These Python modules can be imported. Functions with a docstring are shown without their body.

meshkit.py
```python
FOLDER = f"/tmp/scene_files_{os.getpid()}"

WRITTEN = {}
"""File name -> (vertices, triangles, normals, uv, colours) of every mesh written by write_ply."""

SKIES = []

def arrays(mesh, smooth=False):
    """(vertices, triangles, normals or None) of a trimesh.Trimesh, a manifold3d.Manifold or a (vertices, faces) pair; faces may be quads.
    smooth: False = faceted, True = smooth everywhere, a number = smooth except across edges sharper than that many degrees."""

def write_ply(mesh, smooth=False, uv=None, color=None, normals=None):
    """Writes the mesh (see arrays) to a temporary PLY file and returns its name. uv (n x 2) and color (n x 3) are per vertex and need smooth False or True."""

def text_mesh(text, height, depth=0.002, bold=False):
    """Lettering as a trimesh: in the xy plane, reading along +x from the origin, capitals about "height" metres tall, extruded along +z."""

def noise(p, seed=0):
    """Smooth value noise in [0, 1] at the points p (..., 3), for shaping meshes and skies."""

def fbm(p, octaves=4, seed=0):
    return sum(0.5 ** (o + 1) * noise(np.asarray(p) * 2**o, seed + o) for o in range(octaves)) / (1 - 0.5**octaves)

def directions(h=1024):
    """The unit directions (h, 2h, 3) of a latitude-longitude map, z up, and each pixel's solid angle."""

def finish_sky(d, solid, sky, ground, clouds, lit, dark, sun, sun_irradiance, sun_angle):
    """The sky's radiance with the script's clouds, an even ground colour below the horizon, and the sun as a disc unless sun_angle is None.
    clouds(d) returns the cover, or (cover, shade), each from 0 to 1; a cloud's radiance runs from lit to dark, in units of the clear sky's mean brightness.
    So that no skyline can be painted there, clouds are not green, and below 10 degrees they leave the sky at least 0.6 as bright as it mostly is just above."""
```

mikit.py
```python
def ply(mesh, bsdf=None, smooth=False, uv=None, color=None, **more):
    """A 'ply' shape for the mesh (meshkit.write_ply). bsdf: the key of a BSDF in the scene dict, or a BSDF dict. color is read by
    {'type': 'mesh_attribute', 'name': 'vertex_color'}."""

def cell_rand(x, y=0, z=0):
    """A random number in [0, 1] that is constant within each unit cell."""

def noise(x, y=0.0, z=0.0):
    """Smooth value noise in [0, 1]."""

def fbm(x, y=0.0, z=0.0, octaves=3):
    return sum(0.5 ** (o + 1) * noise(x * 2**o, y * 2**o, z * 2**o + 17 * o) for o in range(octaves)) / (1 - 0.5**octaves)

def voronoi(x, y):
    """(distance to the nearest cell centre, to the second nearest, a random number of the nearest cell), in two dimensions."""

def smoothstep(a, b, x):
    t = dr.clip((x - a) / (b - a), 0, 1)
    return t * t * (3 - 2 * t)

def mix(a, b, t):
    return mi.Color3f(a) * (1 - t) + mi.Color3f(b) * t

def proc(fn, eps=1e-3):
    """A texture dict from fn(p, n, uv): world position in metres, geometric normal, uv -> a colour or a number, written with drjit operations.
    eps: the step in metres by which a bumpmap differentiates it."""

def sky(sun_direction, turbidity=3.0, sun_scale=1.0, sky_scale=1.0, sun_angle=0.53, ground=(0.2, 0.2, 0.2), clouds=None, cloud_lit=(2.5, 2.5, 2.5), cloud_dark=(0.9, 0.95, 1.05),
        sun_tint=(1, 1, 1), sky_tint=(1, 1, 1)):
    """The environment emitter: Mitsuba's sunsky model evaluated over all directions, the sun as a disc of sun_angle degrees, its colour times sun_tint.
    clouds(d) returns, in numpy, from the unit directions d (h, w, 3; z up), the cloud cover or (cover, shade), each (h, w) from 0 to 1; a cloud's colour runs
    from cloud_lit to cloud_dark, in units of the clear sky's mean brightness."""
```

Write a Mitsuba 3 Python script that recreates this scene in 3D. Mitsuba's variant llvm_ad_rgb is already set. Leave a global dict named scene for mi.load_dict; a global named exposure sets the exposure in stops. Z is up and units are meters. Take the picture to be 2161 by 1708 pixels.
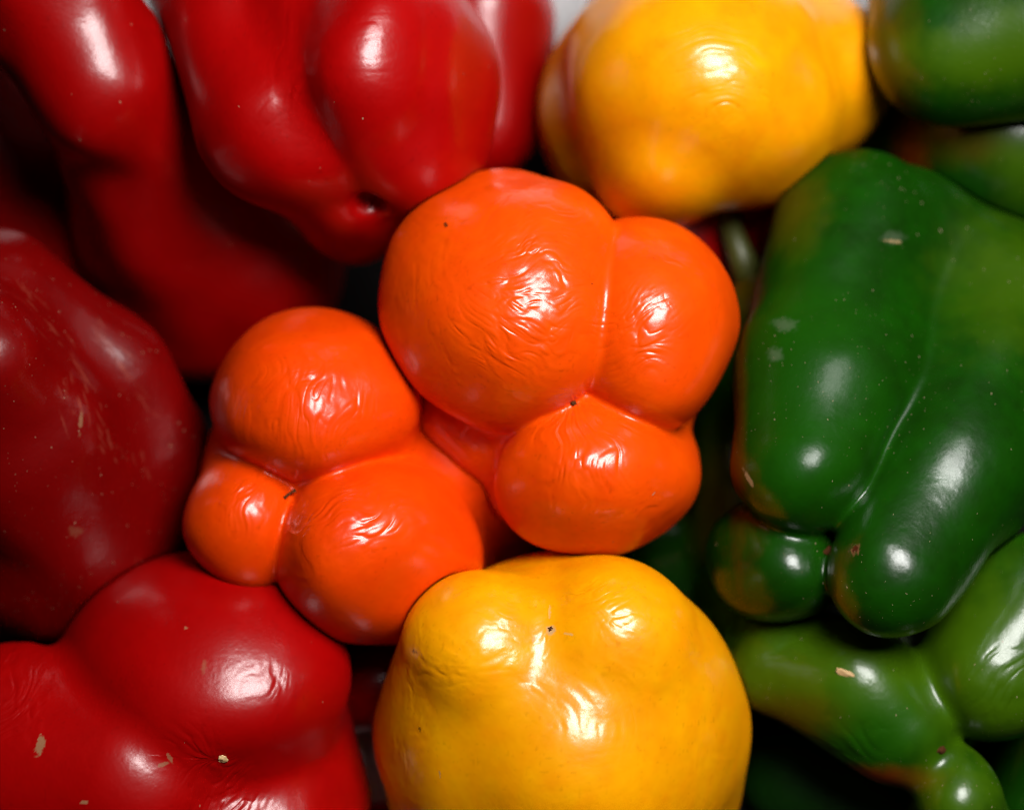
import math
import numpy as np
import mitsuba as mi
import drjit as dr
import trimesh
import mikit
import meshkit
from mikit import proc, noise, fbm, smoothstep, cell_rand

# ----------------------------------------------------------------------------------------------
# The pile frame: millimetres, x right, y up the slope of the view, z towards the viewer.
# WORLD turns it into metres with z up; the table top is world z = 0.
# ----------------------------------------------------------------------------------------------
D0, S, LIFT = 450.0, 0.125, 128.0           # viewing distance, mm per drawing unit, height of the frame's origin
UPY, UPZ = 0.42, math.sqrt(1 - 0.42 ** 2)   # world up in the pile frame
R3 = np.array([[1, 0, 0], [0, UPZ, -UPY], [0, UPY, UPZ]])


def world(p):
    return (np.asarray(p, float) @ R3.T + [0, 0, LIFT]) * 0.001


def at(u, v, z=0.0):
    k = S * (D0 - z) / D0
    return np.array([(u - 1080.5) * k, (854.0 - v) * k, z])


# ------------------------------------------------ camera, light, exposure ----------------------
exposure = 0.0
eye, aim, up = world([0, 0, D0]), world([0, 0, 0]), R3 @ np.array([0, 1, 0])
T = mi.ScalarTransform4f
scene, labels = {}, {}
scene['camera'] = {
    'type': 'thinlens', 'fov': 2 * math.degrees(math.atan(2161 * S / 2 / D0)), 'fov_axis': 'x',
    'to_world': T().look_at(origin=eye.tolist(), target=aim.tolist(), up=up.tolist()),
    'aperture_radius': 0.0075, 'focus_distance': 0.447, 'near_clip': 0.01, 'far_clip': 20.0}


def tag(key, label=None, cat=None, group=None, kind=None):
    d = {}
    if label: d['label'] = label
    if cat: d['category'] = cat
    if group: d['group'] = group
    if kind: d['kind'] = kind
    labels[key] = d


def frame_to(direction):
    z = np.asarray(direction, float) / np.linalg.norm(direction)
    x = np.cross([0, 1, 0], z); x /= np.linalg.norm(x)
    return np.stack([x, np.cross(z, x), z], 1)


def softbox(key, pos, size, radiance, depth=0.06):
    """A studio softbox: black shell, white diffuser that emits towards the pile."""
    c = world(pos)
    f = frame_to(world([0, 0, -20]) - c)
    w, h = size[0] / 2, size[1] / 2
    q = np.array([[-w, -h, 0], [w, -h, 0], [w, h, 0], [-w, h, 0]]) @ f.T + c
    scene[key + '__diffuser'] = mikit.ply((q, np.array([[0, 1, 2, 3]])), 'lamp_white', emitter={'type': 'area', 'radiance': {'type': 'rgb', 'value': radiance}})
    outer = np.array([[-w, -h, .004], [w, -h, .004], [w, h, .004], [-w, h, .004]]) * [1.03, 1.03, 1]
    inner = np.array([[-.05, -.05, -depth * 3], [.05, -.05, -depth * 3], [.05, .05, -depth * 3], [-.05, .05, -depth * 3]])
    v = np.vstack([outer, inner]) @ f.T + c
    fc = np.array([[0, 1, 5, 4], [1, 2, 6, 5], [2, 3, 7, 6], [3, 0, 4, 7], [4, 5, 6, 7]])[:, ::-1]
    scene[key + '__shell'] = mikit.ply((v, fc), 'lamp_black')


scene['lamp_white'] = {'type': 'twosided', 'bsdf': {'type': 'diffuse', 'reflectance': {'type': 'rgb', 'value': [.8, .8, .8]}}}
scene['lamp_black'] = {'type': 'twosided', 'bsdf': {'type': 'diffuse', 'reflectance': {'type': 'rgb', 'value': [.03, .03, .03]}}}
softbox('studio_lamp', [150, 205, 420], (0.215, 0.215), [39.0, 38.2, 37.4])
tag('studio_lamp', 'square black softbox lamp with a white diffuser facing the peppers from above', 'lamp')
# ------------------------------------------------ materials -----------------------------------
def dust(p, scale, share, seed):
    q = p * scale
    cx, cy, cz = dr.floor(q.x), dr.floor(q.y), dr.floor(q.z)
    ox = 0.3 + 0.4 * cell_rand(cx, cy + seed, cz)
    oy = 0.3 + 0.4 * cell_rand(cx + seed, cy, cz + 7)
    oz = 0.3 + 0.4 * cell_rand(cx, cy + 11, cz + seed)
    dx, dy, dz = q.x - cx - ox, q.y - cy - oy, q.z - cz - oz
    sk = cell_rand(cx + 3, cy + 5, cz + seed) - 0.5
    dx = dx + sk * dy * 1.6
    d = dr.sqrt(dx * dx * 2.2 + dy * dy * 0.6 + dz * dz)
    r = 0.05 + 0.13 * cell_rand(cx + 9, cy + seed, cz + 2)
    on = dr.select(cell_rand(cx + seed, cy + 1, cz + 4) < share, 1.0, 0.0)
    return on * (1 - smoothstep(r * 0.6, r, d))


def skin_bump(p, n, uv):
    return 0.00004 * fbm(p.x * 900, p.y * 900, p.z * 900, 2)


def skin(key, wide, sharp, share, dusty, ior=1.43):
    def coat(rough):
        return {'type': 'principled', 'base_color': {'type': 'mesh_attribute', 'name': 'vertex_color'}, 'roughness': rough, 'eta': ior}
    base = {'type': 'blendbsdf', 'weight': share, 'a': coat(wide), 'b': coat(sharp)}
    base = {'type': 'bumpmap', 'scale': 1.0, 'arbitrary': proc(skin_bump, 1e-4), 'bsdf': base}
    scene[key] = {'type': 'twosided', 'bsdf': {'type': 'blendbsdf', 'weight': proc(dusty), 'a': base, 'b': {
        'type': 'diffuse', 'reflectance': {'type': 'rgb', 'value': [0.26, 0.19, 0.12]}}}}


def dusty_few(p, n, uv):
    return 0.7 * dr.maximum(dust(p, 260, 0.03, 1), dust(p, 520, 0.012, 5))


def dusty_many(p, n, uv):
    patch = smoothstep(0.35, 0.7, fbm(p.x * 45, p.y * 45, p.z * 45, 2))
    return 0.7 * dr.maximum(dr.maximum(dust(p, 300, 0.05, 2), dust(p, 560, 0.14, 8)), dust(p, 900, 0.35, 3) * patch)


def dusty_none(p, n, uv):
    return 0.5 * dust(p, 300, 0.012, 6)


skin('red_skin', 0.33, 0.23, 0.5, dusty_few)
skin('dull_red_skin', 0.31, 0.22, 0.5, dusty_many)
skin('orange_skin', 0.32, 0.20, 0.6, dusty_none)
skin('green_skin', 0.33, 0.22, 0.5, dusty_many)


def dull_film(p, n, uv):
    """A dull waxy film that covers the upper part of the pepper; its tips are rubbed bright."""
    return 0.92 * smoothstep(-0.022, 0.0, p.y + 0.012 * (fbm(p.x * 90, p.y * 90, p.z * 90, 2) - 0.5))


def plain(rough, ior=1.43):
    return {'type': 'principled', 'base_color': {'type': 'mesh_attribute', 'name': 'vertex_color'}, 'roughness': rough, 'eta': ior}


scene['filmed_green_skin'] = {'type': 'twosided', 'bsdf': {'type': 'blendbsdf', 'weight': proc(dusty_many),
    'a': {'type': 'bumpmap', 'scale': 1.0, 'arbitrary': proc(skin_bump, 1e-4), 'bsdf': {'type': 'blendbsdf', 'weight': proc(dull_film), 'a': plain(0.26), 'b': plain(0.40, 1.16)}},
    'b': {'type': 'diffuse', 'reflectance': {'type': 'rgb', 'value': [0.26, 0.19, 0.12]}}}}
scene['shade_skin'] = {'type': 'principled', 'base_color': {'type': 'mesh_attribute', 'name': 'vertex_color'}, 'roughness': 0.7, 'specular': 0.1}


def cloth_colour(p, n, uv):
    return mi.Color3f(0.55, 0.55, 0.56) * (0.9 + 0.15 * fbm(p.x * 60, p.y * 60, 0, 3))


scene['table_white'] = {'type': 'twosided', 'bsdf': {'type': 'principled', 'base_color': proc(cloth_colour), 'roughness': 0.6}}
scene['scar_brown'] = {'type': 'twosided', 'bsdf': {'type': 'diffuse', 'reflectance': {'type': 'rgb', 'value': [0.055, 0.02, 0.008]}}}
scene['scar_tan'] = {'type': 'twosided', 'bsdf': {'type': 'principled', 'base_color': {'type': 'rgb', 'value': [0.42, 0.27, 0.12]}, 'roughness': 0.7}}
scene['stem_green'] = {'type': 'twosided', 'bsdf': {'type': 'principled', 'base_color': {'type': 'rgb', 'value': [0.035, 0.04, 0.003]}, 'roughness': 0.5}}

# ------------------------------------------------ the setting ---------------------------------
def sheet(x0, x1, y0, y1, z):
    return np.array([[x0, y0, z], [x1, y0, z], [x1, y1, z], [x0, y1, z]]), np.array([[0, 1, 2, 3]])


scene['table_dark'] = {'type': 'twosided', 'bsdf': {'type': 'diffuse', 'reflectance': {'type': 'rgb', 'value': [.006, .005, .005]}}}
scene['table'] = mikit.ply(sheet(-1.5, 1.5, -1.5, 1.5, 0.0), 'table_dark')
tag('table', 'dark table top under the pile of peppers', kind='structure')
poly = np.array([(-.11, -.17), (-.012, -.17), (-.006, -.05), (-.11, -.05)])
pv = np.vstack([np.c_[poly, np.full(4, .001)], np.c_[poly, np.full(4, .0002)]])
scene['paper_pink'] = {'type': 'twosided', 'bsdf': {'type': 'diffuse', 'reflectance': {'type': 'rgb', 'value': [.8, .66, .68]}}}
scene['paper_liner'] = mikit.ply((pv, np.array([[0, 1, 2], [0, 2, 3]] + [[i, i + 4, (i + 1) % 4 + 4] for i in range(4)] + [[i, (i + 1) % 4 + 4, (i + 1) % 4] for i in range(4)])), 'paper_pink')
tag('paper_liner', 'pinkish white paper lying under the peppers, in the gap at the bottom', 'paper')
b = trimesh.creation.box((0.5, 0.008, 0.26)); b.apply_transform(trimesh.transformations.rotation_matrix(math.radians(-35), [1, 0, 0])); b.apply_translation([0.0, 0.206 + 0.0745, 0.112])
scene['backboard'] = mikit.ply(b, 'table_white')
tag('backboard', 'pale grey board leaning back behind the pile, seen in the gap at the top edge', 'board')

# ------------------------------------------------ signed distances ----------------------------
def smin(a, b, k):
    h = np.clip(0.5 + 0.5 * (b - a) / k, 0, 1)
    return b * (1 - h) + a * h - k * h * (1 - h)


def round_cone(p, a, b, r1, r2):
    ba = b - a
    l2 = ba @ ba
    if l2 < 1e-6:
        return np.linalg.norm(p - a, axis=1) - max(r1, r2)
    rr = r1 - r2
    a2 = l2 - rr * rr
    if a2 <= 0:
        c, r = (a, r1) if r1 > r2 else (b, r2)
        return np.linalg.norm(p - c, axis=1) - r
    il2 = 1.0 / l2
    pa = p - a
    y = pa @ ba
    z = y - l2
    x2 = ((pa * l2 - y[:, None] * ba) ** 2).sum(1)
    y2, z2 = y * y * l2, z * z * l2
    k = np.sign(rr) * rr * rr * x2
    d = (np.sqrt(np.maximum(x2 * a2 * il2, 0)) + y * rr) * il2 - r1
    c1 = np.sign(z) * a2 * z2 > k
    c2 = (~c1) & (np.sign(y) * a2 * y2 < k)
    d[c1] = np.sqrt(x2[c1] + z2[c1]) * il2 - r2
    d[c2] = np.sqrt(x2[c2] + y2[c2]) * il2 - r1
    return d


class Body:
    """Lobes (chains of spheres, each (u, v, z, r)) joined with a soft crease; bumps of low noise; dents (u, v, z, r, softness)."""

    def __init__(self, lobes, k=5.0, core=None, kcore=14.0, dents=(), lumps=1.2, seed=0, flat=None):
        def conv(ch):
            if isinstance(ch, tuple):      # ellipsoid (u, v, z, ru, rv, rz mm, du, dv): its front pole lies du, dv off the middle
                u, v, z, ru, rv, rz, du, dv = ch
                k = S * (D0 - z) / D0
                return (at(u, v, z), np.array([ru * k, rv * k, rz]), np.array([du * S / rz, -dv * S / rz]))
            return [(at(u, v, z), r * S * (D0 - z) / D0) for u, v, z, r in ch]
        self.lobes = [conv(c) for c in lobes]
        self.core = [conv(c) for c in (core or [])]
        self.k, self.kcore, self.lumps, self.seed = k, kcore, lumps, seed
        self.dents = [(at(u, v, z), r * S, s) for u, v, z, r, s in dents]
        pts = [(ch[0], ch[1] + ch[1][2] * np.append(np.abs(ch[2]), 0)) if isinstance(ch, tuple) else q for ch in self.lobes + self.core for q in (ch[:1] if isinstance(ch, tuple) else ch)]
        self.lo = np.min([c - r for c, r in pts], 0) - 3
        self.hi = np.max([c + r for c, r in pts], 0) + 3
        self.carve = []

    def chain(self, p, ch, k=9.0):
        if isinstance(ch, tuple):
            q = p - ch[0]
            q = np.stack([q[:, 0] - ch[2][0] * q[:, 2], q[:, 1] - ch[2][1] * q[:, 2], q[:, 2]], 1)
            a, b = np.linalg.norm(q / ch[1], axis=1), np.linalg.norm(q / ch[1] ** 2, axis=1)
            return a * (a - 1) / np.maximum(b, 1e-6)
        if len(ch) == 1:
            return np.linalg.norm(p - ch[0][0], axis=1) - ch[0][1]
        d = None
        for (a, r1), (b, r2) in zip(ch, ch[1:]):
            e = round_cone(p, a, b, r1, r2)
            d = e if d is None else smin(d, e, k)
        return d

    def raw(self, p):
        q = p + self.lumps * 2.0 * (np.stack([meshkit.noise(p / 23.0 + 3.1 * j, self.seed + j) for j in range(3)], 1) - 0.5)
        d = None
        for ch in self.lobes:
            e = self.chain(q, ch)
            d = e if d is None else smin(d, e, self.k)
        for ch in self.core:
            d = smin(d, self.chain(q, ch), self.kcore)
        for c, r, s in self.dents:
            d = -smin(-d, np.linalg.norm(q - c, axis=1) - r, s)
        return d

    def sdf(self, p):
        d = self.raw(p)
        for o in self.carve:
            near = ((p > o.lo - 2) & (p < o.hi + 2)).all(1)
            if near.any():
                d[near] = -smin(-d[near], o.raw(p[near]) - 0.35, 1.2)
        table = (p @ np.array([0, UPY, UPZ])) + LIFT
        return -smin(-d, table - 0.4, 1.0)


def surface_nets(f, lo, hi, h):
    n = np.ceil((hi - lo) / h).astype(int) + 2
    g = [lo[i] - h + h * np.arange(n[i] + 1) for i in range(3)]
    P = np.stack(np.meshgrid(*g, indexing='ij'), -1)
    V = f(P.reshape(-1, 3)).reshape(P.shape[:3])
    neg = V < 0
    cnt, acc = 0, 0
    corners = [(a, b, c) for a in (0, 1) for b in (0, 1) for c in (0, 1)]
    sl = lambda o: tuple(slice(o[i], V.shape[i] - 1 + o[i]) for i in range(3))
    for a in corners:
        for i in range(3):
            if a[i] == 0:
                b = tuple(a[j] + (j == i) for j in range(3))
                va, vb = V[sl(a)], V[sl(b)]
                cr = (va < 0) != (vb < 0)
                t = np.where(cr, va / np.where(cr, va - vb, 1), 0)
                pos = np.array(a, float) + np.zeros(va.shape + (3,))
                pos[..., i] += t
                acc = acc + pos * cr[..., None]
                cnt = cnt + cr
    has = cnt > 0
    idx = -np.ones(has.shape, int)
    idx[has] = np.arange(has.sum())
    base = np.stack(np.nonzero(has), 1)
    verts = (base + acc[has] / cnt[has][:, None]) * h + lo - h
    faces = []
    for i in range(3):
        j, k = (i + 1) % 3, (i + 2) % 3
        A = [slice(None)] * 3
        B = [slice(None)] * 3
        A[i], B[i] = slice(0, -1), slice(1, None)
        s = neg[tuple(A)].astype(int) - neg[tuple(B)].astype(int)
        e = np.stack(np.nonzero(s), 1)
        sg = s[tuple(e.T)]
        ok = (e[:, j] > 0) & (e[:, k] > 0) & (e[:, j] < has.shape[j]) & (e[:, k] < has.shape[k]) & (e[:, i] < has.shape[i])
        e, sg = e[ok], sg[ok]
        def cell(dj, dk):
            c = e.copy(); c[:, j] -= dj; c[:, k] -= dk
            return idx[tuple(c.T)]
        q = np.stack([cell(0, 0), cell(1, 0), cell(1, 1), cell(0, 1)], 1)
        q[sg < 0] = q[sg < 0][:, ::-1]
        faces.append(q)
    q = np.vstack(faces)
    return verts, np.vstack([q[:, [0, 1, 2]], q[:, [0, 2, 3]]])


def normals_of(v, f):
    n = np.zeros_like(v)
    fn = np.cross(v[f[:, 1]] - v[f[:, 0]], v[f[:, 2]] - v[f[:, 0]])
    for k in range(3):
        for c in range(3):
            n[:, c] += np.bincount(f[:, k], fn[:, c], len(v))
    return n / np.maximum(np.linalg.norm(n, axis=1, keepdims=True), 1e-12)


def project(f, v, n, steps=1):
    for _ in range(steps):
        d = f(v)
        g = (f(v + n * 0.2) - d) / 0.2
        v = v - n * np.clip(d / np.where(np.abs(g) < 0.35, 0.35 * np.sign(g + 1e-9), g), -1.5, 1.5)[:, None]
    return v


def refine(v, f, mark):
    """Splits the marked edges (by a function of the edge's two vertices), keeping the mesh closed."""
    e = np.sort(np.vstack([f[:, [0, 1]], f[:, [1, 2]], f[:, [2, 0]]]), 1)
    key, inv = np.unique(e[:, 0] * len(v) + e[:, 1], return_inverse=True)
    a, b = key // len(v), key % len(v)
    m = mark[a] & mark[b]
    new = -np.ones(len(key), int)
    new[m] = len(v) + np.arange(m.sum())
    v2 = np.vstack([v, (v[a[m]] + v[b[m]]) / 2])
    F = len(f)
    E = np.stack([new[inv[:F]], new[inv[F:2 * F]], new[inv[2 * F:]]], 1)
    c = (E >= 0).sum(1)
    out = [f[c == 0]]
    t, q = f[c == 3], E[c == 3]
    out += [np.stack(x, 1) for x in ((t[:, 0], q[:, 0], q[:, 2]), (q[:, 0], t[:, 1], q[:, 1]), (q[:, 2], q[:, 1], t[:, 2]), (q[:, 0], q[:, 1], q[:, 2]))]
    for s in range(3):
        r = [s, (s + 1) % 3, (s + 2) % 3]
        pick = (c == 1) & (E[:, s] >= 0)
        t, q = f[pick][:, r], E[pick][:, r]
        out += [np.stack((t[:, 0], q[:, 0], t[:, 2]), 1), np.stack((q[:, 0], t[:, 1], t[:, 2]), 1)]
        pick = (c == 2) & (E[:, s] < 0)
        t, q = f[pick][:, r], E[pick][:, r]          # edges 1 and 2 split, 0 not
        out += [np.stack((t[:, 0], t[:, 1], q[:, 1]), 1), np.stack((t[:, 0], q[:, 1], q[:, 2]), 1), np.stack((q[:, 2], q[:, 1], t[:, 2]), 1)]
    return v2, np.vstack(out)


# ------------------------------------------------ wrinkles and colours ------------------------
def uvz(p):
    """Drawing coordinates of points of the pile (where marks were measured)."""
    k = S * (D0 - p[:, 2]) / D0
    return p[:, 0] / k + 1080.5, 854.0 - p[:, 1] / k


def lines(a, b, seed):
    """Narrow creases along the contours of a noise."""
    q = np.stack([a, b, np.full_like(a, seed * 7.7)], 1)
    n1 = meshkit.noise(q, seed) * 0.7 + meshkit.noise(q * 2.1, seed + 9) * 0.3
    c1 = np.exp(-((n1 - 0.5) / 0.11) ** 2)
    n2 = meshkit.noise(q * 1.7 + 5.3, seed + 4)
    c2 = np.exp(-((n2 - 0.5) / 0.12) ** 2)
    return c1 + 0.55 * c2


def wrinkle(p, patches, seed):
    """patches: (u, v, ru, rv, mode, parameter, amplitude mm, wavelength mm); mode dir: parameter = angle in degrees along which creases run,
    rad: creases run away from (cu, cv), con: creases run round (cu, cv)."""
    U, V = uvz(p)
    h = np.zeros(len(p))
    warp = [(meshkit.noise(p / 9.0 + 11 * j, seed + 20 + j) - 0.5) for j in range(2)]
    for i, (u, v, ru, rv, mode, par, amp, wl) in enumerate(patches):
        w = np.exp(-(((U - u) / ru) ** 2 + ((V - v) / rv) ** 2) ** 1.5)
        w = w * (0.35 + 1.3 * meshkit.noise(p / 5.0 + 2.7, seed + 40 + i))
        on = w > 0.01
        if not on.any():
            continue
        wl = wl * 1.25
        x, y = U[on] * S + warp[0][on] * 8, V[on] * S + warp[1][on] * 8
        if mode == 'dir':
            t = math.radians(par)
            along, across = x * math.cos(t) - y * math.sin(t), x * math.sin(t) + y * math.cos(t)
        else:
            dx, dy = x - par[0] * S, y - par[1] * S
            rho, phi = np.hypot(dx, dy), np.arctan2(dy, dx)
            ref = math.hypot((u - par[0]) * S, (v - par[1]) * S) if mode == 'rad' else 14.0
            along, across = (rho, phi * max(ref, 6.0)) if mode == 'rad' else (phi * 9.0, rho)
        h[on] += 4.5 * amp * w[on] * (meshkit.fbm(p[on] / 5.5, 2, seed + 60) - 0.5)
        h[on] -= 2.4 * amp * w[on] * lines(along / (wl * 3.4), across / (wl * 1.15), seed + 31 * i)
    return h


def spots(col, p, n, marks, seed):
    """Scars and stains: (u, v, ru, rv, turn in degrees, colour, strength[, softness])."""
    U, V = uvz(p)
    front = n[:, 2] > -0.1
    wob = 1.5 * (meshkit.fbm(p / 0.9, 3, seed + 77) - 0.5)
    for m in marks:
        u, v, ru, rv, turn, c, s = m[:7]
        soft = m[7] if len(m) > 7 else 0.25
        t = math.radians(turn)
        dx, dy = U - u, V - v
        a, b = (dx * math.cos(t) - dy * math.sin(t)) / ru, (dx * math.sin(t) + dy * math.cos(t)) / rv
        d = np.sqrt(a * a + b * b) + wob * 1.1
        w = np.clip((1 + soft / 2 - d) / soft, 0, 1) * front * s
        col = col * (1 - w[:, None]) + np.array(c) * w[:, None]
    return col


def scratches(u0, v0, u1, v1, count, turn, seed, spread=9):
    g = np.random.default_rng(seed)
    t = g.random(count)
    return [(u0 + (u1 - u0) * a + g.normal(0, spread), v0 + (v1 - v0) * a + g.normal(0, spread), g.uniform(1.2, 3), g.uniform(5, 20), turn + g.normal(0, 8),
             TAN * [.8, .25, .3], g.uniform(.06, .3), .9) for a in t]


RED, ORANGE, YELLOW = np.array([0.24, 0.0003, 0.0004]), np.array([0.57, 0.047, 0.0003]), np.array([0.62, 0.232, 0.0004])
GREEN, LIME, OLIVE, RUST = np.array([0.0035, 0.034, 0.0004]), np.array([0.032, 0.078, 0.0005]), np.array([0.09, 0.06, 0.001]), np.array([0.12, 0.016, 0.0006])
TAN, PALE = np.array([0.27, 0.18, 0.09]), np.array([0.14, 0.16, 0.11])


def tone(p, base, seed, amount=0.12, other=None, scale=16.0):
    a = meshkit.fbm(p / scale, 3, seed)
    s = meshkit.noise(p * np.array([1 / 2.2, 1 / 2.2, 1 / 9.0]), seed + 3)
    g = meshkit.fbm(p / 5.0, 3, seed + 13) - 0.5
    pore = np.clip(meshkit.noise(p / 0.9, seed + 17) - 0.72, 0, 1) * meshkit.noise(p / 7.0, seed + 18)
    col = base * (1 + amount * (a[:, None] - 0.5) * 2 + 0.6 * amount * (s[:, None] - 0.5) - 0.9 * pore[:, None])
    col[:, 1] *= 1 + 2.2 * amount * g + 1.5 * amount * (a - 0.5)
    if other is not None:
        w = np.clip((a - 0.5) * 4, 0, 1)[:, None]
        col = col * (1 - w) + other * w
    return col


BODIES = {}


def pepper(key, body, bsdf, base, label, group=None, res=2.0, fine=2, wrinkles=(), marks=(), seed=1, carve=(), tonefn=None, micro=0.02, amount=0.12):
    body.carve = [BODIES[c] for c in carve]
    BODIES[key] = body
    v, f = surface_nets(body.sdf, body.lo, body.hi, res)
    n = normals_of(v, f)
    v = project(body.sdf, v, n, 2)
    for i in range(fine):
        n = normals_of(v, f)
        U, V = uvz(v)
        mark = (n[:, 2] > -0.25) & (U > -60) & (U < 2221) & (V > -60) & (V < 1768)
        v, f = refine(v, f, mark)
        n = normals_of(v, f)
        v = project(body.sdf, v, n, 1)
    if wrinkles:
        U, V = uvz(v)
        w = np.max([np.exp(-(((U - q[0]) / q[2]) ** 2 + ((V - q[1]) / q[3]) ** 2) ** 1.5) * (q[6] > .058) for q in wrinkles], 0)
        v, f = refine(v, f, (w > 0.2) & (normals_of(v, f)[:, 2] > 0.2))
        v = project(body.sdf, v, normals_of(v, f), 1)
    n = normals_of(v, f)
    h = micro * 3 * (meshkit.fbm(v / 4.5, 2, seed + 50) - 0.5)
    if wrinkles:
        h = h + wrinkle(v, wrinkles, seed)
    col = tone(v, base, seed, amount) if tonefn is None else tonefn(v, n)
    col = spots(col, v, n, marks, seed)
    v = v + n * h[:, None]
    # children stand under the key, so the body is one of them
    scene[key + '__skin'] = mikit.ply((world(v), f), bsdf, smooth=True, color=np.clip(col, 0.0002, 0.95))
    tag(key, label, 'bell pepper', group)
    return v, n


def on_skin(v, n, u, vv):
    """The visible skin point nearest to a drawing position, with its normal."""
    U, V = uvz(v)
    d = (U - u) ** 2 + (V - vv) ** 2 - 4.0 * v[:, 2] + (n[:, 2] < 0) * 1e6
    i = int(np.argmin(d))
    return v[i], n[i]


def crumb(c, n, r, seed, stretch=(1, 1, 0.6)):
    m = trimesh.creation.icosphere(2)
    q = m.vertices * (1 + 1.5 * (meshkit.fbm(m.vertices * 2.3 + seed, 3, seed)[:, None] - 0.5)) * np.array(stretch) * r
    z = n / np.linalg.norm(n)
    x = np.cross([0.3, 1, 0.1], z); x /= np.linalg.norm(x)
    return world(q @ np.stack([x, np.cross(z, x), z]) + c), m.faces


def tube(points, radii, sides=8):
    P = np.array(points, float)
    d = np.gradient(P, axis=0)
    V, F = [], []
    for i, (c, t, r) in enumerate(zip(P, d, radii)):
        t = t / np.linalg.norm(t)
        x = np.cross(t, [0.1, 0.2, 1.0]); x /= np.linalg.norm(x)
        y = np.cross(t, x)
        a = np.arange(sides) * 2 * np.pi / sides
        V.append(c + r * (np.cos(a)[:, None] * x + np.sin(a)[:, None] * y))
    V = np.vstack(V + [P[:1], P[-1:]])
    L = len(P)
    for i in range(L - 1):
        for j in range(sides):
            a, b = i * sides + j, i * sides + (j + 1) % sides
            F += [[a, b, b + sides], [a, b + sides, a + sides]]
    for j in range(sides):
        F += [[(j + 1) % sides, j, L * sides], [(L - 1) * sides + j, (L - 1) * sides + (j + 1) % sides, L * sides + 1]]
    return V, np.array(F)


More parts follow.
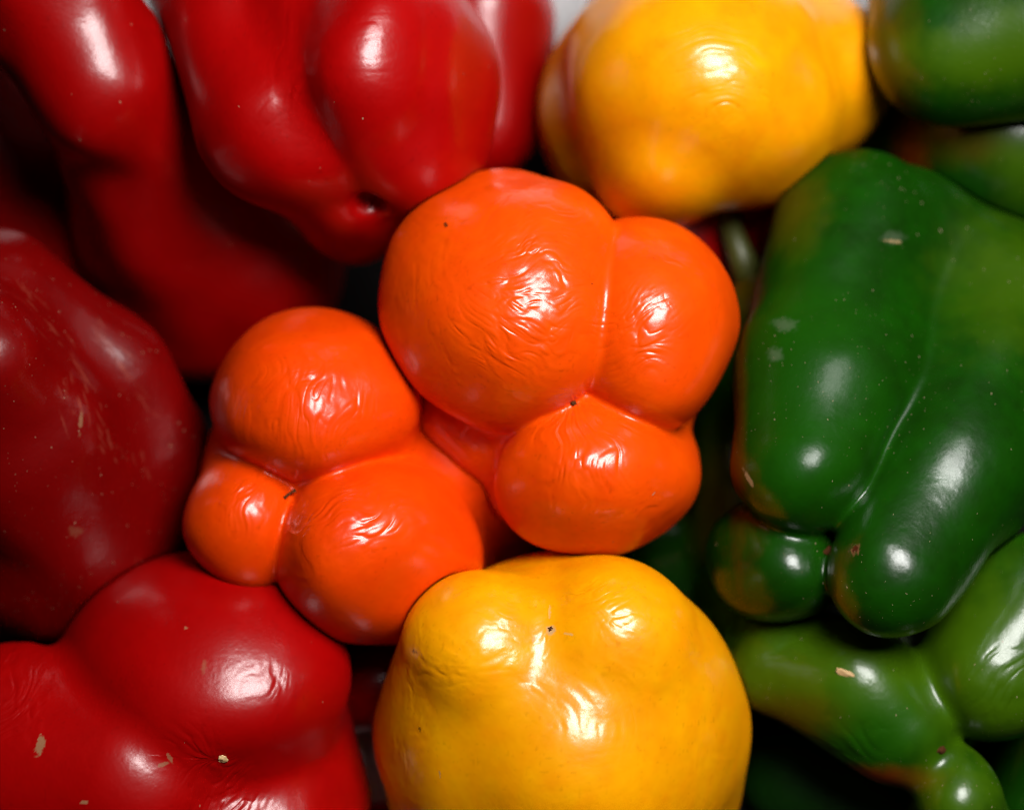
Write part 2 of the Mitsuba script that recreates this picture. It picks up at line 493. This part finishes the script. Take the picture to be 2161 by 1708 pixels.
# ------------------------------------------------ the peppers, nearest first ------------------
G = Body([(1066, 625, -30, 260, 266, 36, 30, 65), (1368, 677, -31, 192, 222, 33, -20, 45), (1262, 1002, -31, 212, 170, 31, -40, -30),
          (1375, 985, -48, 100, 118, 30, 0, 0), [(1115, 1030, -48, 85), (1180, 1000, -50, 100)], [(960, 850, -50, 92), (1030, 905, -50, 100)]],
         k=2.2, core=[(1200, 760, -62, 285, 310, 42, 0, 20), (1200, 920, -64, 230, 190, 36, 0, 0)], kcore=4.0, lumps=2.6, seed=11)
v, n = pepper('orange_bell_pepper', G, 'orange_skin', ORANGE,
              'bright orange bell pepper highest in the middle of the pile with dark blossom scar', fine=2, res=1.95, seed=11,
              wrinkles=[(1130, 600, 110, 90, 'dir', 5, .09, 2.0), (1090, 700, 130, 110, 'dir', -35, .10, 2.0), (1340, 710, 90, 100, 'dir', 30, .08, 1.8),
                        (1230, 950, 110, 120, 'rad', (1210, 820), .09, 1.8), (1020, 930, 80, 60, 'dir', 60, .05, 2.0), (1100, 480, 260, 150, 'dir', 20, .04, 1.8),
                        (1450, 560, 120, 120, 'dir', -40, .04, 1.8), (1330, 1080, 160, 70, 'dir', 25, .05, 1.8), (900, 680, 90, 200, 'dir', 100, .03, 1.8)],
              marks=[(940, 472, 3, 6, 30, [.04, .012, .003], .9), (1380, 545, 3, 2, 0, [.04, .012, .003], .6), (1250, 598, 2, 2, 0, [.04, .012, .003], .8)])
c, m = on_skin(v, n, 1210, 850)
scene['orange_bell_pepper__blossom_scar'] = mikit.ply(crumb(c, m, 0.95, 3, (1.2, .8, .7)), 'scar_brown', smooth=True)

I_ = Body([[(1012, 1368, -12, 170), (962, 1550, -36, 158)], [(1300, 1352, -13, 176), (1412, 1540, -38, 160)], (1205, 1610, -31, 245, 275, 46, -5, -35)],
          k=7.0, core=[(1187, 1535, -39, 380, 372, 50, 0, -20), (1187, 1640, -60, 370, 330, 44, 0, 0)], kcore=9.0, seed=21)
v, n = pepper('yellow_bell_pepper', I_, 'orange_skin', YELLOW,
              'golden yellow bell pepper at the bottom centre with fingerprint-like wrinkles', res=2.0, seed=21, carve=['orange_bell_pepper'],
              wrinkles=[(1020, 1290, 110, 90, 'dir', -12, .05, 1.5), (990, 1400, 120, 60, 'dir', -15, .055, 1.6), (1130, 1350, 60, 40, 'rad', (1162, 1328), .03, 1.4), (1270, 1270, 110, 80, 'dir', 20, .06, 1.6),
                        (1240, 1480, 150, 90, 'con', (1110, 1560), .055, 1.9), (860, 1500, 60, 250, 'dir', 70, .035, 1.8), (1230, 1640, 200, 90, 'dir', 10, .012, 2.2),
                        (1400, 1350, 140, 140, 'dir', -30, .035, 1.8), (1480, 1600, 90, 160, 'dir', 110, .03, 1.6)],
              marks=[(1163, 1329, 10, 10, 0, TAN * 1.2, .8, .5), (885, 1537, 3, 5, 20, [.04, .012, .003], .8), (872, 1374, 4, 4, 0, [.04, .012, .003], .6), (928, 1632, 2, 8, 5, TAN, .6), (1545, 1330, 6, 2, -10, [.04, .012, .003], .4), (1160, 1290, 2.5, 14, 0, TAN * 1.5, .5), (1200, 1337, 10, 2.5, -10, TAN * 1.5, .5), (1130, 1345, 3, 9, -35, TAN * 1.5, .5)])
c, m = on_skin(v, n, 1163, 1328)
scene['yellow_bell_pepper__blossom_scar'] = mikit.ply(crumb(c - .2 * m, m, 0.75, 4, (1, 1, .5)), 'scar_brown', smooth=True)

H = Body([(668, 842, -40, 216, 198, 37, -5, 30), (535, 1088, -42, 134, 145, 32, 0, 10), (812, 1170, -36, 214, 191, 38, -45, -30)],
         k=2.4, core=[(705, 1030, -66, 272, 295, 42, -10, 0), (915, 1030, -86, 235, 250, 46, 0, 0)], kcore=6.0, lumps=2.6, seed=31)
v, n = pepper('orange_bell_pepper_001', H, 'orange_skin', ORANGE * [1, 0.8, 1],
              'reddish orange bell pepper left of the middle with thin brown fibre in its crease', res=2.0, seed=31,
              carve=['orange_bell_pepper', 'yellow_bell_pepper'],
              wrinkles=[(650, 860, 130, 110, 'dir', 82, .09, 2.2), (530, 1060, 90, 80, 'dir', 65, .08, 1.7), (740, 1095, 130, 80, 'dir', 25, .10, 2.0),
                        (640, 1150, 70, 100, 'dir', 75, .05, 2.0), (650, 740, 200, 100, 'dir', 20, .03, 2.0)])
c, m = on_skin(v, n, 612, 1035)
P = [at(600 + 8 * i, 1048 - 5.5 * i + 1.2 * (i - 1.5) ** 2, c[2] + 3.2 - 0.3 * i) for i in range(4)]
scene['orange_bell_pepper_001__blossom_fibre'] = mikit.ply((lambda t: (world(t[0]), t[1]))(tube(P, [.5, .35, .35, .6])), 'scar_brown', smooth=True)

C = Body([(432, 1415, -38, 306, 236, 42, 55, 35),
          [(275, 1635, -22, 212), (40, 1590, -32, 228)],
          (505, 1790, -36, 192, 186, 34, 0, -40), (625, 1712, -44, 150, 148, 34, 0, 0)],
         k=5.0, core=[(410, 1585, -48, 345, 300, 42, 0, 0)], kcore=9.0, lumps=2.0, seed=41)
v, n = pepper('red_bell_pepper', C, 'red_skin', RED, 'glossy red bell pepper in the bottom left corner with tan scars', res=1.8, seed=41,
              carve=['orange_bell_pepper', 'yellow_bell_pepper', 'orange_bell_pepper_001'],
              wrinkles=[(480, 1670, 70, 70, 'dir', 60, .12, 2.0), (560, 1450, 50, 60, 'dir', 65, .05, 2.0), (400, 1590, 70, 60, 'rad', (470, 1600), .06, 1.8), (30, 1450, 90, 120, 'dir', 45, .06, 1.6)],
              marks=[(85, 1570, 8, 22, -15, TAN * .8, .7), (430, 1405, 5, 14, -10, TAN * .8, .25, .6), (345, 1612, 12, 4, 20, TAN * .7, .5), (358, 1598, 4, 12, 30, TAN * .7, .5),
                     (497, 1220, 16, 4, -15, TAN * .7, .35), (392, 1324, 3, 3, 0, TAN, .5), (175, 1692, 8, 3, 0, TAN, .6)])
c, m = on_skin(v, n, 470, 1600)
scene['red_bell_pepper__blossom_scar'] = mikit.ply(crumb(c, m, 1.2, 5), 'scar_tan', smooth=True)


def green_tone(seed, patches):
    def fn(p, n):
        col = tone(p, GREEN * 0.85, seed, 0.25)
        U, V = uvz(p)
        wob = meshkit.fbm(p / 6.0, 3, seed + 5) - 0.5
        streak = meshkit.noise(p * np.array([1 / 1.5, 1 / 9.0, 1 / 9.0]), seed + 8) - 0.5
        for u, v, ru, rv, c, s in patches:
            d = np.sqrt(((U - u) / ru) ** 2 + ((V - v) / rv) ** 2) + wob * 0.9 + streak * 0.12
            w = np.clip((1.8 - d) / 1.6, 0, 1)[:, None]
            w = w * w * (3 - 2 * w) * s
            col = col * (1 - w) + np.array(c) * w
        return col
    return fn


J = Body([[(1800, 500, -64, 182), (1735, 800, -38, 172), (1695, 985, -18, 140)],
          [(2130, 690, -64, 210), (2010, 960, -38, 192), (1885, 1200, -12, 140)],
          (1630, 1180, -42, 144, 128, 31, 0, 0),
          [(1890, 490, -70, 145)]],
         k=3.0, core=[[(1965, 620, -80, 225), (1868, 870, -51, 174)]], kcore=11.0, lumps=2.2, seed=51)
v, n = pepper('green_bell_pepper', J, 'filmed_green_skin', GREEN, 'large dark green bell pepper on the right with two long lobes and dusty skin', res=1.8, seed=51, micro=.05,
              carve=['orange_bell_pepper', 'yellow_bell_pepper'],
              tonefn=green_tone(51, [(1650, 430, 70, 80, OLIVE * .8, .7), (1562, 800, 12, 320, RUST * .7, .6), (1548, 1000, 10, 120, RUST * .6, .5),
                                     (2140, 590, 130, 130, LIME * .8, .8), (1765, 1230, 14, 60, OLIVE * .7, .5), (1700, 800, 120, 260, GREEN * 1.4, .6)]),
              marks=[(1805, 1158, 9, 11, 0, [.1, .05, .02], .9), (1805, 1158, 6, 8, 0, [.035, .01, .003], 1), (1885, 500, 20, 12, 0, PALE, .18, .8), (1655, 685, 22, 12, 0, PALE, .2, .8), (1636, 748, 14, 12, 0, PALE, .2, .8), (1885, 509, 20, 2.5, -8, TAN, .6),
                     (1580, 1010, 4, 22, 25, TAN, .7)])

c, m = on_skin(v, n, 1747, 1160)
scene['green_bell_pepper__blossom_scar'] = mikit.ply(crumb(c, m, 1.3, 8, (.7, 1.5, .6)), 'scar_brown', smooth=True)

K = Body([[(1570, 1270, -78, 110), (1650, 1395, -46, 102), (1810, 1450, -34, 125), (1890, 1540, -30, 115)],
          [(2155, 1285, -38, 165), (2095, 1420, -30, 152)],
          [(2022, 1690, -22, 100), (2030, 1800, -40, 130)]],
         k=6.0, core=[[(1960, 1480, -60, 130), (1620, 1300, -75, 110)]], kcore=12.0, lumps=2.2, seed=61)
v, n = pepper('green_bell_pepper_001', K, 'green_skin', LIME, 'lighter green twisted bell pepper in the bottom right corner with torn flake', res=1.8, seed=61,
              micro=.05, carve=['green_bell_pepper', 'yellow_bell_pepper', 'orange_bell_pepper'],
              tonefn=green_tone(61, [(1800, 1420, 420, 150, LIME, .9), (2090, 1400, 130, 200, LIME * .9, .9), (1850, 1550, 110, 90, GREEN * 1.5, .8), (1660, 1510, 110, 40, OLIVE * .5, .6),
                                     (1850, 1645, 120, 24, RUST * 1.4, .9), (2020, 1680, 90, 80, LIME, .9)]),
              wrinkles=[(2110, 1440, 70, 90, 'dir', 50, .10, 3.0), (1680, 1370, 70, 40, 'dir', 10, .10, 3.0), (1790, 1560, 70, 60, 'dir', -30, .08, 2.5)])

c, m = on_skin(v, n, 1785, 1420)
scene['green_bell_pepper_001__torn_flake'] = mikit.ply(crumb(c + 0.3 * m, m + [0, -.5, 0], 1.5, 6, (1.6, .6, .25)), 'scar_tan', smooth=True)
c, m = on_skin(v, n, 1985, 1582)
scene['green_bell_pepper_001__blossom_scar'] = mikit.ply(crumb(c, m, 1.2, 7), 'scar_brown', smooth=True)

D = Body([[(570, 260, -34, 165), (500, -50, -55, 190)],
          (795, 145, -36, 176, 255, 38, 0, 25), [(640, -40, -30, 92), (655, 170, -27, 86)], (905, 190, -46, 138, 235, 34, 0, 30),
          (745, 440, -60, 132, 114, 29, 0, 0), (870, 335, -46, 140, 130, 32, -15, 15), (625, 335, -48, 150, 125, 32, 10, 10)],
         k=7.0, core=[[(720, 190, -44, 225), (710, -60, -64, 235)]], kcore=9.0, dents=[(778, 408, -30, 24, 6.0)], lumps=2.6, seed=71)
v, n = pepper('red_bell_pepper_001', D, 'red_skin', RED, 'glossy deep red bell pepper at the top edge with hole at its tip', res=1.8, seed=71,
              carve=['orange_bell_pepper', 'orange_bell_pepper_001'],
              wrinkles=[(780, 120, 130, 110, 'dir', 10, .025, 3.0), (610, 90, 50, 160, 'dir', 85, .05, 3.0), (580, 260, 90, 80, 'dir', 40, .03, 2.5)])

F = Body([(1462, 176, -64, 272, 262, 42, 10, 15), (1390, 370, -67, 122, 114, 31, 0, 0), (1605, 262, -70, 160, 166, 36, 0, 10),
          (1238, 240, -100, 100, 190, 30, 0, 0)],
         k=8.0, core=[(1500, 100, -100, 280, 260, 45, 0, 0), (1722, 175, -92, 166, 175, 36, 0, 0)], kcore=9.0, lumps=1.8, seed=81)
v, n = pepper('yellow_bell_pepper_001', F, 'orange_skin', YELLOW, 'smooth yellow bell pepper at the top edge above the middle of the pile', res=2.0, seed=81,
              carve=['orange_bell_pepper', 'green_bell_pepper', 'red_bell_pepper_001'],
              wrinkles=[(1520, 160, 130, 130, 'con', (1540, 300), .06, 1.9)])

B = Body([[(0, 625, -42, 150), (200, 800, -56, 148), (300, 950, -64, 150)],
          [(-60, 760, -16, 170), (70, 950, -42, 190), (165, 1130, -64, 225)]],
         k=9.0, core=[[(80, 1050, -90, 300)]], kcore=16.0, lumps=2.6, seed=91)
v, n = pepper('red_bell_pepper_002', B, 'dull_red_skin', RED * .46, 'dull dark red bell pepper at the left edge with pale scratches along its ridge', res=2.0, seed=91,
              carve=['red_bell_pepper', 'orange_bell_pepper_001'], micro=.05,
              marks=scratches(200, 690, 320, 880, 26, 36, 92) + scratches(40, 590, 180, 800, 22, 38, 93) + scratches(120, 780, 290, 1000, 30, 20, 94, 22) +
                    [(170, 890, 4, 20, -5, TAN, .35), (160, 1120, 14, 10, 0, TAN * .7, .15)])

A = Body([[(55, -90, -34, 190), (215, 180, -46, 155), (390, 430, -100, 212), (470, 535, -118, 265)],
          [(-70, 130, -125, 160), (-20, 330, -128, 170), (120, 520, -132, 170)]],
         k=14.0, core=[[(200, 350, -135, 180)]], kcore=18.0, lumps=3.0, seed=101)
pepper('red_bell_pepper_003', A, 'red_skin', RED * .85, 'long smooth red bell pepper slanting down from the top left corner', res=2.2, seed=101,
       carve=['red_bell_pepper_001', 'red_bell_pepper_002', 'orange_bell_pepper_001', 'orange_bell_pepper'])

L = Body([[(2010, 90, -52, 178), (2020, -60, -70, 190)], [(2220, 60, -45, 195)]], k=14.0, core=[[(2100, 40, -90, 220)]], seed=111)
pepper('green_bell_pepper_002', L, 'green_skin', GREEN, 'green bell pepper with brownish yellow streaks in the top right corner', res=2.2, seed=111, carve=['yellow_bell_pepper_001', 'green_bell_pepper'],
       tonefn=green_tone(111, [(1870, 120, 60, 150, OLIVE * .7, .7), (2100, 120, 200, 60, LIME * .9, .9), (2140, 60, 100, 60, LIME * .8, .8)]))

M = Body([[(2110, 290, -82, 185), (1990, 290, -90, 110), (1900, 260, -105, 90)]], k=10.0, core=[[(2180, 330, -90, 160)]], seed=121)
pepper('green_bell_pepper_003', M, 'green_skin', GREEN, 'shaded green bell pepper at the right edge, second from the top, below the streaked one', res=2.2, seed=121,
       carve=['green_bell_pepper_002', 'yellow_bell_pepper_001', 'green_bell_pepper'],
       tonefn=green_tone(121, [(2050, 300, 100, 40, OLIVE * .5, .7), (2160, 330, 60, 90, LIME * .8, .8), (1920, 320, 30, 90, RUST, .9)]))

N = Body([[(1640, 690, -88, 130), (1585, 950, -88, 112), (1590, 1130, -88, 135)], [(1430, 1200, -104, 110), (1500, 1320, -104, 120)]], k=10.0, seed=131)
pepper('green_bell_pepper_004', N, 'green_skin', GREEN * .7, 'dark green bell pepper deep in the gap, its green stem pointing up', res=2.2, seed=131,
       carve=['green_bell_pepper', 'green_bell_pepper_001', 'orange_bell_pepper', 'yellow_bell_pepper', 'yellow_bell_pepper_001'],
       tonefn=green_tone(131, [(1560, 600, 60, 60, OLIVE * .5, .9), (1500, 1050, 40, 120, OLIVE * .5, .8)]))
st = [at(1580, 580, -86), at(1562, 535, -84), at(1545, 490, -86), at(1528, 440, -92), at(1512, 400, -100)]
scene['green_bell_pepper_004__stem'] = mikit.ply((lambda t: (world(t[0]), t[1]))(tube(st, [5.5, 4.2, 3.6, 3.5, 3.8], 14)), 'stem_green', smooth=True)

E = Body([[(1010, 40, -112, 150), (1015, 260, -112, 125)], [(1080, 30, -118, 92), (1080, 260, -118, 70)]], k=6.0, seed=141)
pepper('red_bell_pepper_004', E, 'red_skin', RED * .9, 'blurred red bell pepper far back between the glossy red and the smooth yellow one', res=2.4, fine=1, seed=141,
       carve=['red_bell_pepper_001', 'yellow_bell_pepper_001', 'orange_bell_pepper'])

O = Body([[(1430, 610, -105, 122), (1400, 480, -112, 140), (1600, 420, -116, 120)]], k=6.0, seed=151)
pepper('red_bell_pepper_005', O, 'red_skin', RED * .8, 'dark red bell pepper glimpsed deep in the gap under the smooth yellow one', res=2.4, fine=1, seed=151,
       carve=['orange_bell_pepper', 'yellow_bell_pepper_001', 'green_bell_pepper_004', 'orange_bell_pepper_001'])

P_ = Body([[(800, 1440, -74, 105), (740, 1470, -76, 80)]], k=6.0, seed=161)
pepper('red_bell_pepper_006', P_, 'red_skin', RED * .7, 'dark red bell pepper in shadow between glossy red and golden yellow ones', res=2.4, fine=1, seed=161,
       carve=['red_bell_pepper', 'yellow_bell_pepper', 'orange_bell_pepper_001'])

Q = Body([[(2240, 1530, -66, 125), (2200, 1690, -72, 130)]], k=6.0, seed=171)
pepper('green_bell_pepper_005', Q, 'green_skin', GREEN, 'dark green bell pepper just showing at the right edge beside the twisted one', res=2.4, fine=1, seed=171, carve=['green_bell_pepper_001'])

Rr = Body([[(1680, 1640, -78, 115), (1860, 1740, -74, 125)]], k=6.0, seed=181)
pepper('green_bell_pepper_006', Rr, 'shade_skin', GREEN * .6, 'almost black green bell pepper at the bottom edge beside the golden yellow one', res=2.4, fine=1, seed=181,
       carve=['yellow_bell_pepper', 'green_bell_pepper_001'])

Tt = Body([[(330, 1090, -88, 150), (450, 1200, -86, 140)]], k=6.0, seed=201)
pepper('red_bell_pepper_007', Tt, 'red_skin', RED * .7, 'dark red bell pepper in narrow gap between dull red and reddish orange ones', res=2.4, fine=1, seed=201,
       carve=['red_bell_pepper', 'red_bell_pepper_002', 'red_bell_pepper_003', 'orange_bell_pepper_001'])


# ------------------------------------------------ cloth on the table -------------------------
def on_table(u, v, height):
    p = at(u, v, -80.0)
    for _ in range(30):
        p = at(u, v, (height - LIFT - UPY * p[1]) / UPZ)
    return world(p)


def check_colour(p, n, uv):
    a, b = p.x / 0.0022, p.y / 0.0022
    fa, fb = a - dr.floor(a), b - dr.floor(b)
    line = dr.maximum(dr.select(fa < 0.3, 1.0, 0.0), dr.select(fb < 0.3, 1.0, 0.0))
    return mi.Color3f(0.5, 0.01, 0.05) * (1 - 0.6 * line)


scene['check_red'] = {'type': 'twosided', 'bsdf': {'type': 'diffuse', 'reflectance': proc(check_colour)}}
q = np.array([on_table(640, 1692, 2), on_table(960, 1692, 2), on_table(960, 1960, 2), on_table(640, 1960, 2)])
lo = q * [1, 1, 0] + [0, 0, 0.0005]
scene['checked_cloth'] = mikit.ply((np.vstack([q, lo]), np.array([[3, 2, 1, 0], [0, 1, 5, 4], [1, 2, 6, 5], [2, 3, 7, 6], [3, 0, 4, 7]])), 'check_red')
tag('checked_cloth', 'red woven cloth edge showing between the two front peppers at the bottom', 'cloth')
